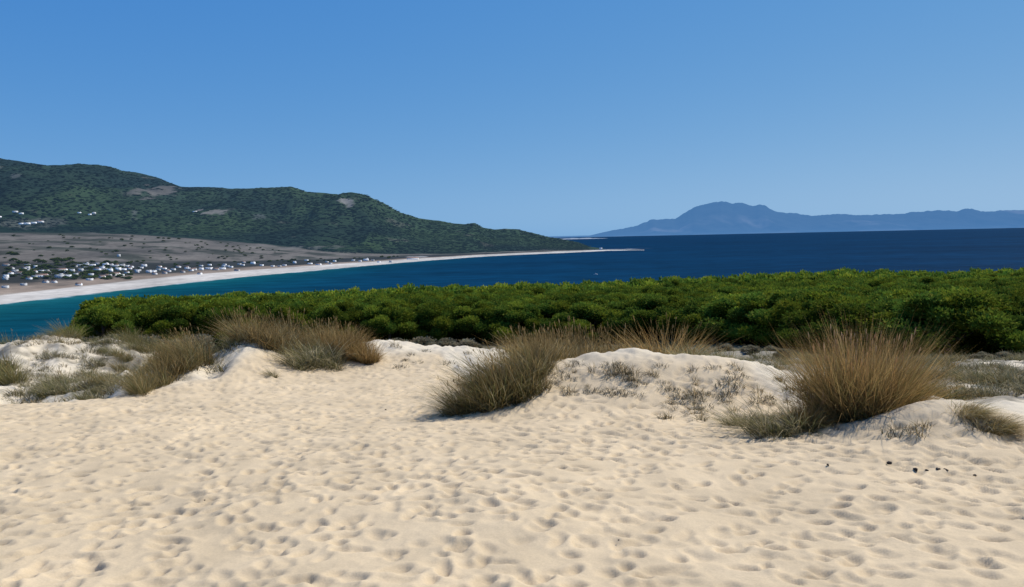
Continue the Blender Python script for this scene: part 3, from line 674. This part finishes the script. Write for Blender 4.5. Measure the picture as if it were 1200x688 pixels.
def scatter_xy(items, family, name, label, cat, group, sr=(.85, 1.15)):
    for (x, y, *r_) in items:
        z = float(G(x, y)); s = (r_[0] if r_ else 1.0) * rng.uniform(*sr)
        tussock(name, label, cat, group, family[int(rng.integers(0, len(family)))], (x, y, z - .04), rng.uniform(-.5, .5), (s * rng.uniform(.95, 1.25), s, s * rng.uniform(.9, 1.12)))
# middle
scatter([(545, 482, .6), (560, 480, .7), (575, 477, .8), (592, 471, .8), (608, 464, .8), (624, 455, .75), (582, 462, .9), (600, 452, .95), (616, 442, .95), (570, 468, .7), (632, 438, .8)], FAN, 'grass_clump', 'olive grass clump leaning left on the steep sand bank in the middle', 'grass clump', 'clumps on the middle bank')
scatter([(640, 430, .9), (622, 425, 1.0), (650, 424, .9), (634, 440, .9)], BROWN, 'grass_clump', 'feathery tan grass clump at the left end of the central sand hump', 'grass clump', 'tan clumps left of the central hump', dy=.35, sr=(.8, 1.05))
scatter_xy([(.45, 15.6, 1.3), (.75, 15.2, 1.2), (1.05, 15.7, 1.3), (1.35, 15.3, 1.2), (1.65, 15.8, 1.35), (1.95, 15.4, 1.15), (2.3, 15.7, 1.3), (2.6, 15.4, 1.2), (.1, 16.4, 1.3), (.8, 16.6, 1.3), (1.5, 16.8, 1.4), (2.2, 16.7, 1.3)], BROWN, 'grass_clump', 'feathery tan grass clump behind the crest of the central sand hump', 'grass clump', 'tan clumps behind the central crest', sr=(.85, 1.05))
scatter_xy([(3.15, 15.3, 1.42)], RUSTY, 'grass_clump', 'upright reddish brown grass clump standing alone behind the right of the central crest', 'grass clump', None, sr=(.98, 1.0))
scatter([(800, 414, .8), (820, 417, .7), (845, 420, .7), (760, 409, .8), (868, 424, .65)], GREYT, 'grass_tuft', 'low grey grass tuft just behind the crest of the central hump', 'grass tuft', 'grey tufts behind the central crest', dy=.7)
# left of the middle
scatter([(352, 428, 1.0), (372, 428, 1.15), (388, 424, 1.0)], GREYT, 'grass_tuft', 'grey green grass tuft casting long dark shadows on the sand, left of centre', 'grass tuft', 'grey green tufts left of centre', sr=(1.1, 1.3))
scatter([(402, 418, 1.0), (420, 420, .95), (436, 424, .8), (411, 412, 1.0)], RUSTY, 'grass_clump', 'brown grass clump with a green edge, right of the grey green tufts', 'grass clump', 'brown clumps left of centre', sr=(.85, 1.0))
scatter([(278, 412), (292, 410), (306, 413), (320, 415), (335, 417), (350, 415), (365, 412), (300, 408), (325, 409), (380, 410), (395, 408)], BROWN, 'grass_clump', 'feathery tan grass clump along the left crest, in front of the pinewood', 'grass clump', 'tan clumps on the left crest', dy=.7)
# the left bank: rows of clumps with bare sand between them
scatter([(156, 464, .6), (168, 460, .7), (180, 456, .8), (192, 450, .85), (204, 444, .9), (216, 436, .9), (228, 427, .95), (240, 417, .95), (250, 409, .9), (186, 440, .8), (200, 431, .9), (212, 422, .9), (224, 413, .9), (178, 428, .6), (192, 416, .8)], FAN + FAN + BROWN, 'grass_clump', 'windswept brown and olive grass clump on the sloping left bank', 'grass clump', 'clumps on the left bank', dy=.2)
scatter([(108, 462, .5), (117, 454, .6), (126, 445, .7), (135, 436, .65), (147, 424, .7), (160, 412, .75)], FAN + GREYT, 'grass_clump', 'smaller olive grass clump in the left row of the left bank, bare sand either side', 'grass clump', 'left row clumps on the left bank', dy=.2)
scatter([(240, 404, 1), (255, 402, 1), (268, 404, 1), (225, 402, 1), (275, 398, 1)], BROWN, 'grass_clump', 'tall feathery tan grass clump at the top of the left bank', 'grass clump', 'tan clumps atop the left bank', dy=.6)
scatter([(58, 462, .85), (74, 460, .9), (66, 452, .9), (84, 450, .7)], GREENT + GREYT, 'grass_tuft', 'low olive green grass tuft at the foot of the sand at far left', 'grass tuft', 'olive tufts at far left')
scatter([(2, 452, .9), (-12, 450, 1.1), (4, 438, .9)], GREENT, 'grass_clump', 'tall green and tan grass clump cut by the left edge of the picture', 'grass clump', 'clumps at the left edge', dy=.3)
scatter([(104, 440, .6), (118, 428, .6), (136, 416, .7), (150, 408, .7), (120, 412, .6), (185, 404, .8), (205, 400, .8)], GREYT, 'grass_tuft', 'low grey grass tuft among the bare sand patches of the left bank', 'grass tuft', 'grey tufts on the left bank')
scatter_xy([(-16.5, 27.5, 1), (-15, 29, .9), (-17.6, 29, .9), (-13.5, 27, .8), (-18.5, 27, .9)], GREENT, 'grass_clump', 'dull green grass clump on the pale sand ridge beside the water at far left', 'grass clump', 'clumps on the far left ridge')
# small sprigs on the humps
GREYD = [(.21, .185, .12), (.17, .15, .10), (.26, .23, .155)]
SPRIG = [grass_mesh('grass_sprig', 900 + k, sp(n=45, Rb=.10, h=.17, spread=1.3, curl=.5, w=.007, pal=GREYD + TAN[:1], lean=(-.2, 0))) for k in range(4)]
SPRIG += [grass_mesh('grass_sprig', 910 + k, sp(n=75, Rb=.2, h=.11, spread=1.5, curl=.7, w=.008, pal=GREYD, lean=(-.2, 0))) for k in range(3)]
ISL = [((640, 770), (425, 462), 40, 'tiny grey sprig on the face of the central sand hump', 'sprigs on the central hump'),
       ((770, 930), (428, 495), 60, 'tiny dry sprig on the bumpy sand between the central hump and the largest clump', 'sprigs right of the central hump'),
       ((1000, 1150), (490, 520), 7, 'tiny dry sprig on the small pale mound at right', 'sprigs on the right mound'),
       ((20, 150), (400, 455), 36, 'tiny sprig on the pale sand patches at far left', 'sprigs at far left'),
       ((400, 560), (405, 430), 12, 'tiny sprig in the sandy dip between the left crest and the middle bank', 'sprigs in the sandy dip')]
r9 = np.random.default_rng(21)
for (xa, xb), (ya, yb), n, lab, grp in ISL:
    for k in range(n):
        px, py = r9.uniform(xa, xb), r9.uniform(ya, yb)
        x, y, z = hit(px, py); s = r9.uniform(.5, 1.25)
        o = link('grass_sprig', SPRIG[int(r9.integers(0, 7))], None, label=lab, category='sprig', group=grp)
        o.location = (x, y, z); o.rotation_euler = (0, 0, r9.uniform(-.6, .6)); o.scale = (s, s, s)
# scrub between the dune and the wood: nobody could count it
def build_scrub():
    rs = np.random.default_rng(8); V, Q, T, K = [], [], [], []; n0 = 0; cnt = 0
    while cnt < 2900:
        u = rs.uniform(-.68, .85); y = rs.uniform(15.5, 60) if u < .3 else rs.uniform(12.5, 44); x = u * y
        rm = float(rough_mask(x, y)); yn = float(np.interp(u, UU, NEAR))
        if rm < .9 or y > yn + 1: continue
        if y < 24 and -.36 < u < .0: continue
        if y < 17.5 and -.05 < u < .43: continue
        if fbm(np.array(x / 2.6), np.array(y / 2.6), 14, 2) < -.12 - (.10 if u > .4 else 0): continue
        pal = GREY if rs.random() < .75 else (TAN if rs.random() < .5 else GREEN)
        v, q, t, c = blades(rs, int(rs.integers(50, 110)), rs.uniform(.2, .45), rs.uniform(.18, .42), 1.2, (-.1, 0), .5, .012, np.array(pal) * .80)
        v = v + np.array([x, y, float(G(x, y))]); V.append(v); Q.append(q + n0); T.append(t + n0); K.append(c); n0 += len(v); cnt += 1
    link('dune_scrub', mk('dune_scrub', np.concatenate(V), np.concatenate(Q), np.concatenate(T), SCRUB, np.concatenate(K)), kind='stuff', label='low grey scrub covering the ground between the dunes and the pinewood', category='scrub')
build_scrub()
# rounded grey-green bushes between the grass and the wood
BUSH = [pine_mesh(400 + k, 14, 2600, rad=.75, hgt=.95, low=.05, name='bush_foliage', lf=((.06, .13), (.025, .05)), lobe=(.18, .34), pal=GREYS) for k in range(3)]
def bush(px, py, Y, s, lab, grp=None):
    a, b = ray(px, py); x, y = a * Y, Y; z = float(G(x, y))
    o = link('low_bush', BUSH[int(rng.integers(0, 3))], None, label=lab, category='bush')
    if grp: o['group'] = grp
    o.location = (x, y, z); o.scale = (s * 1.2, s * 1.2, s); o.rotation_euler = (0, 0, rng.uniform(0, 6))
for px, py, Y, s in [(130, 392, 36, 1.2), (150, 398, 33, 1.0), (175, 392, 36, 1.3), (200, 395, 34, 1.0), (225, 392, 38, 1.2), (105, 400, 38, 1.3)]:
    bush(px, py, Y, s, 'dark rounded bush below the left end of the pinewood', 'bushes below the left end of the wood')
for px, py, Y, s in [(480, 405, 32, .7), (500, 402, 34, .85), (520, 405, 33, .7), (465, 400, 36, .8), (548, 404, 34, .7)]:
    bush(px, py, Y, s, 'dark rounded bush behind the sandy dip, in front of the pinewood', 'bushes behind the sandy dip')
for px, py, Y, s in [(1178, 425, 23, .32), (920, 415, 24, .34), (880, 410, 26, .36), (905, 408, 28, .4), (850, 405, 28, .36), (1150, 424, 24, .3)]:
    bush(px, py, Y, s, 'low grey brown bush in the scrub before the right half of the pinewood', 'bushes in the right scrub')
# dark bits lying on the sand
def bit_mesh(seed):
    rs = np.random.default_rng(seed); v, t = ICO1; vv = v * rs.uniform(.55, 1.25, (len(v), 1)) * np.array([.045, .03, .022]); return mk('debris_bit', vv, None, t, DARKBIT)
BITS = [bit_mesh(k) for k in range(3)]
for i, (px, py, s, lab) in enumerate([(1042, 544, 1.0, 'dark bit of debris on the sand just below the right mound, leftmost of its row'), (1073, 552, 1.0, 'dark bit of debris left in the row of bits below the right mound'), (1086, 553, .6, 'smallest dark bit in the row of bits below the right mound'),
                                 (1099, 552, 1.1, 'largest dark bit of debris below the right mound, touching another'), (1108, 552, .8, 'dark bit right beside the largest one below the right mound'), (1142, 559, .6, 'dark bit of debris furthest right below the right mound'),
                                 (970, 546, .6, 'small dark bit of debris on open sand below the largest grass clump'), (452, 481, .6, 'dark bit of debris on open sand left of the middle grass bank'), (725, 635, .28, 'lone dark speck on the foreground sand right of centre'),
                                 (240, 588, .32, 'lone dark speck on the foreground sand at left')]):
    x, y, z = hit(px, py); o = link('debris_bit', BITS[i % 3], None, label=lab, category='debris'); o.location = (x, y, z + .012); o.scale = (s * .72,) * 3; o.rotation_euler = (0, 0, i * 1.3)

# ------------------------------------------------------------------ village by the beach
def house_parts(w, d, h, roof, win=True):
    """meshes of a small whitewashed house facing -Y: wall, roof, door, windows"""
    out = []
    wall = MB().box(-w / 2, w / 2, -d / 2, d / 2, -3, h)
    if roof == 'gable':
        rh = .28 * d; wall.add([(-w / 2, -d / 2, h), (-w / 2, d / 2, h), (-w / 2, 0, h + rh), (w / 2, -d / 2, h), (w / 2, d / 2, h), (w / 2, 0, h + rh)], T=[(1, 0, 2), (3, 4, 5)])
        e = .35; k = rh / (d / 2)
        V = []; 
        for s in (-1, 1):
            for xx in (-w / 2 - e, w / 2 + e):
                V += [(xx, s * (d / 2 + e), h - e * k + .05), (xx, 0, h + rh + .05), (xx, s * (d / 2 + e), h - e * k + .25), (xx, 0, h + rh + .25)]
        rf = MB().add(V, [(0, 4, 5, 1), (2, 3, 7, 6), (0, 2, 6, 4), (0, 1, 3, 2), (4, 6, 7, 5), (8, 9, 13, 12), (10, 14, 15, 11), (8, 12, 14, 10), (8, 10, 11, 9), (12, 13, 15, 14)])
        out.append(('roof', rf.mesh('roof', TILE)))
    else:
        p = .22
        for a in ((-w / 2, w / 2, -d / 2, -d / 2 + p), (-w / 2, w / 2, d / 2 - p, d / 2), (-w / 2, -w / 2 + p, -d / 2 + p, d / 2 - p), (w / 2 - p, w / 2, -d / 2 + p, d / 2 - p)): wall.box(*a, h + .002, h + .75)
        out.append(('roof', MB().box(-w / 2 + p + .01, w / 2 - p - .01, -d / 2 + p + .01, d / 2 - p - .01, h + .01, h + .25).mesh('roof', FLATROOF)))
        if w > 11: out.append(('roof_room', MB().box(w * .12, w * .38, -d * .2, d * .3, h + .26, h + 2.7).mesh('roof_room', WHITE)))
    out.insert(0, ('wall', wall.mesh('wall', CREAM if roof == 'shed' else WHITE)))
    if win:
        out.append(('door', MB().box(-.55, .55, -d / 2 - .06, -d / 2 - .005, 0, 2.1).mesh('door', DOORM)))
        nst = 2 if h > 4.6 else 1
        for st in range(nst):
            for xx in (-w * .33, w * .33):
                out.append(('window', MB().box(xx - .65, xx + .65, -d / 2 - .05, -d / 2 - .005, 1.0 + 2.9 * st, 2.3 + 2.9 * st).mesh('window', GLASS)))
    return out
HP = [house_parts(11, 8, 3.3, 'flat'), house_parts(9, 8, 5.8, 'flat'), house_parts(12, 8, 3.2, 'gable'), house_parts(13, 9, 6.0, 'flat'), house_parts(17, 8, 3.4, 'gable')]
HPF = [[p for p in h if p[0] in ('wall', 'roof', 'roof_room')] for h in HP]
def house(px, py, wpx, kind, lab, grp=None, nm='house'):
    x, y, z = coast_hit(px, py + 1.6)
    wm = wpx * .80 * y / F; w0 = [11, 9, 12, 13, 17][kind]; s = min(max(wm / w0, .55), 1.9)
    e = empty(nm, (x, y, z), math.atan2(-x, y) * -1 * .0 + rng.uniform(-.5, .2) , (s, min(s, 1.2), min(max(s, .8), 1.15) * .80), label=lab, category='house')
    if grp: e['group'] = grp
    for n, me in (HP if y < 1500 else HPF)[kind]: link(n, me, e)
front = [(24, 333, 7, 0), (2, 336, 6, 0), (50, 330, 7, 2), (60, 330, 6, 2), (102, 327, 8, 0), (117, 324, 8, 2), (31, 326, 8, 2), (67, 324, 11, 3), (77, 324, 7, 1), (86, 322, 5, 1), (132, 321, 14, 4), (125, 322, 7, 0), (89, 333, 7, 2)]
midr = [(8, 320, 12, 4), (20, 320, 12, 4), (29, 316, 6, 0), (15, 318, 7, 1), (46, 323, 16, 4), (70, 316, 14, 4), (75, 318, 7, 0), (82, 317, 6, 1), (99, 317, 7, 0), (112, 315, 10, 4), (120, 315, 9, 0), (99, 313, 8, 0), (54, 319, 7, 2), (38, 318, 6, 2), (143, 315, 6, 0), (90, 320, 6, 2)]
back = [(5, 310, 11, 4), (30, 310, 6, 0), (92, 310, 7, 0), (99, 310, 7, 3), (106, 310, 8, 0), (113, 309, 6, 1), (122, 310, 7, 3), (134, 311, 8, 0), (128, 310, 6, 0), (147, 311, 6, 0), (152, 312, 6, 2)]
east = [(172, 318, 6, 1), (159, 316, 8, 0), (163, 313, 6, 0), (167, 311, 6, 1), (178, 317, 7, 0), (185, 312, 6, 2), (190, 314, 7, 2), (207, 312, 7, 2), (195, 317, 7, 2), (201, 315, 6, 0), (218, 314, 7, 0), (225, 315, 8, 4), (234, 315, 5, 1), (243, 314, 9, 0), (251, 315, 9, 4), (259, 314, 8, 0), (276, 316, 8, 4), (232, 320, 5, 2), (269, 312, 5, 0), (212, 318, 6, 2)]
far = [(295, 308, 6, 3), (305, 310, 5, 0), (318, 311, 4, 0), (326, 311, 4, 0), (332, 310, 5, 0), (344, 307, 4, 1), (362, 308, 6, 0), (372, 309, 8, 4), (358, 304, 5, 0), (382, 306, 4, 0), (391, 305, 4, 0), (386, 308, 4, 0), (413, 304, 5, 0), (428, 304, 7, 3), (421, 305, 4, 0), (436, 304, 4, 0), (443, 306, 4, 0), (457, 306, 4, 1)]
hillh = [(20, 247, 6, 0), (27, 249, 5, 0), (1, 253, 5, 0), (48, 259, 11, 4), (41, 260, 6, 0), (33, 261, 7, 0), (26, 261, 5, 0), (95, 248, 4, 0), (107, 250, 4, 0), (112, 249, 4, 1), (230, 247, 5, 0), (237, 266, 4, 0)]
for L_, lab, grp in [(front, 'small house of the village nearest the beach, on the sandy strip at far left', 'village houses along the beach'), (midr, 'white house in the middle of the village, between trees at far left', 'village houses in the middle rows'),
                     (back, 'white house in the back row of the village, against the dry plain', 'village houses in the back row'), (east, 'white house in the thinner part of the village right of its centre, near the beach', 'village houses towards the right'),
                     (far, 'tiny white house in the scattered row above the long narrow beach', 'scattered houses above the narrow beach'), (hillh, 'tiny white house up on the dark wooded hillside', 'houses on the hillside')]:
    for (px, py, w, k) in L_: house(px, py, w, k, lab, grp)
rv = np.random.default_rng(15)
for k in range(26):
    px = rv.uniform(0, 150); house(px, rv.uniform(309, 329 - px * .05), rv.uniform(3.2, 6.5), int(rv.integers(0, 4)), 'very small white house squeezed between larger houses of the village', 'small village houses')
for k in range(18):
    px = rv.uniform(155, 290); house(px, float(np.interp(px, CP, BTOP)) - rv.uniform(4, 11), rv.uniform(3, 5), int(rv.integers(0, 3)), 'white house in the thinner part of the village right of its centre, near the beach', 'village houses towards the right')
house(141, 311, 7, 1, 'tall bright white house standing highest in the back row of the village'); house(138, 299, 3.4, 1, 'lone white house on the dry plain above the village')
house(704, 290.5, 3.6, 1, 'small pale building at the very tip of the long beach'); house(483, 302.3, 16, 4, 'long pale low building at the far end of the coastal plain')

# village and plain trees
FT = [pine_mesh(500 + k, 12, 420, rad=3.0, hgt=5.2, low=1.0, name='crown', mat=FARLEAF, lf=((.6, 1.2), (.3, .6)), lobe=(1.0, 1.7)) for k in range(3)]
for me in FT:
    c = np.empty(len(me.vertices) * 4, np.float32); me.color_attributes['Col'].data.foreach_get('color', c); c = c.reshape(-1, 4); c[:, :3] = c[:, :3] * .55 + np.array([.004, .006, .008]); me.color_attributes['Col'].data.foreach_set('color', c.ravel())
FTR = trunk_mesh(600, 2.6, .2)
r4 = np.random.default_rng(41); tl = []
for k in range(150): tl.append((r4.uniform(0, 150), 0, r4.uniform(307, 328), r4.uniform(.45, 1.05), 'v'))
for k in range(60):
    px = r4.uniform(150, 470); tl.append((px, 0, float(np.interp(px, CP, VPY)) + r4.uniform(.5, 9) * (1 - (px - 150) / 420), r4.uniform(.35, .85), 'e'))
for k in range(115):
    px = r4.uniform(0, 330); tl.append((px, 0, r4.uniform(float(np.interp(px, CP, FPY)) + 3, float(np.interp(px, CP, VPY)) - 1), r4.uniform(.3, .8), 'p'))
for px, py in [(12, 298), (16, 299), (20, 309), (14, 306), (62, 306), (66, 305), (70, 307), (74, 306), (80, 305), (42, 307), (48, 308), (118, 311), (40, 314), (45, 315), (50, 314), (55, 314)]: tl.append((px, 0, py, 1.2, 'v'))
TL = {'v': ('dark green tree between the white houses of the village', 'trees in the village'), 'e': ('dark green tree in the row between the beach and the dry plain', 'trees along the coastal plain'), 'p': ('dark isolated tree on the dry plain below the hills', 'trees on the dry plain')}
for (px, _, py, s, k) in tl:
    x, y, z = coast_hit(px, py); e = empty('village_tree' if k == 'v' else 'plain_tree', (x, y, z - .3), r4.uniform(0, 6), (s * 1.6, s * 1.6, s * .85), label=TL[k][0], category='tree', group=TL[k][1])
    link('crown', FT[int(r4.integers(0, 3))], e); link('trunk', FTR, e)
# boats
def boats():
    x, y, z = at(698, 322, 0.0); b = ray(698, 322); Y = -EYE / b[1]
    e = empty('motorboat', (b[0] * Y, Y, .15), .2, 1.0, label='tiny pale boat lying low on the dark blue sea beyond the pinewood', category='boat')
    V = [(-2.6, -.8, .7), (1.2, -.9, .75), (3.0, 0, .95), (1.2, .9, .75), (-2.6, .8, .7), (-2.4, -.5, -.3), (1.0, -.5, -.3), (2.2, 0, -.2), (1.0, .5, -.3), (-2.4, .5, -.3)]
    link('hull', mk('hull', V, [(0, 5, 6, 1), (1, 6, 7, 2), (2, 7, 8, 3), (3, 8, 9, 4), (4, 9, 5, 0), (0, 1, 3, 4)], [(1, 2, 3)], BOATW), e)
    link('cabin', MB().box(-.8, .8, -.6, .6, .76, 1.7).mesh('cabin', BOATW), e)
boats()

# ------------------------------------------------------------------ light
SUN_EL, SUN_AZ = 52.0, 58.0          # azimuth clockwise from the view direction (+Y)
w = bpy.data.worlds.new('World'); sc.world = w; w.use_nodes = True; nt = w.node_tree; nt.nodes.clear()
sky = nt.nodes.new('ShaderNodeTexSky'); sky.sky_type = 'NISHITA'; sky.sun_disc = False
sky.sun_elevation = R(SUN_EL); sky.sun_rotation = R(SUN_AZ); sky.altitude = 0; sky.air_density = 1.0; sky.dust_density = 0.2; sky.ozone_density = 2.0
bw = nt.nodes.new('ShaderNodeRGBToBW'); nt.links.new(sky.outputs[0], bw.inputs[0])
bg = nt.nodes.new('ShaderNodeBackground'); bg.inputs[1].default_value = .10; ow = nt.nodes.new('ShaderNodeOutputWorld')
lum = nt.nodes.new('ShaderNodeMath'); lum.operation = 'MULTIPLY'; lum.inputs[1].default_value = .10; nt.links.new(bw.outputs[0], lum.inputs[0])
cc = nt.nodes.new('ShaderNodeCombineColor')          # grades the sky towards the clear deep blue of a dry day
for i, (a_, p_) in enumerate([(3.47, 1.278), (5.24, .597), (7.33, .155)]):
    pw = nt.nodes.new('ShaderNodeMath'); pw.operation = 'POWER'; pw.inputs[1].default_value = p_; nt.links.new(lum.outputs[0], pw.inputs[0])
    ml = nt.nodes.new('ShaderNodeMath'); ml.operation = 'MULTIPLY'; ml.inputs[1].default_value = a_; nt.links.new(pw.outputs[0], ml.inputs[0])
    nt.links.new(ml.outputs[0], cc.inputs[i])
nt.links.new(cc.outputs[0], bg.inputs[0]); nt.links.new(bg.outputs[0], ow.inputs[0])
sl = bpy.data.lights.new('sun', 'SUN'); sl.energy = 4.4; sl.angle = R(.53); sl.color = (1, .96, .90)
so = bpy.data.objects.new('sun', sl); C.objects.link(so)
d = Vector((math.sin(R(SUN_AZ)) * math.cos(R(SUN_EL)), math.cos(R(SUN_AZ)) * math.cos(R(SUN_EL)), math.sin(R(SUN_EL))))
so.rotation_euler = d.to_track_quat('Z', 'Y').to_euler(); so.location = (60, 20, 120)
sc.view_settings.view_transform = 'Standard'; sc.view_settings.look = 'None'; sc.view_settings.exposure = 0
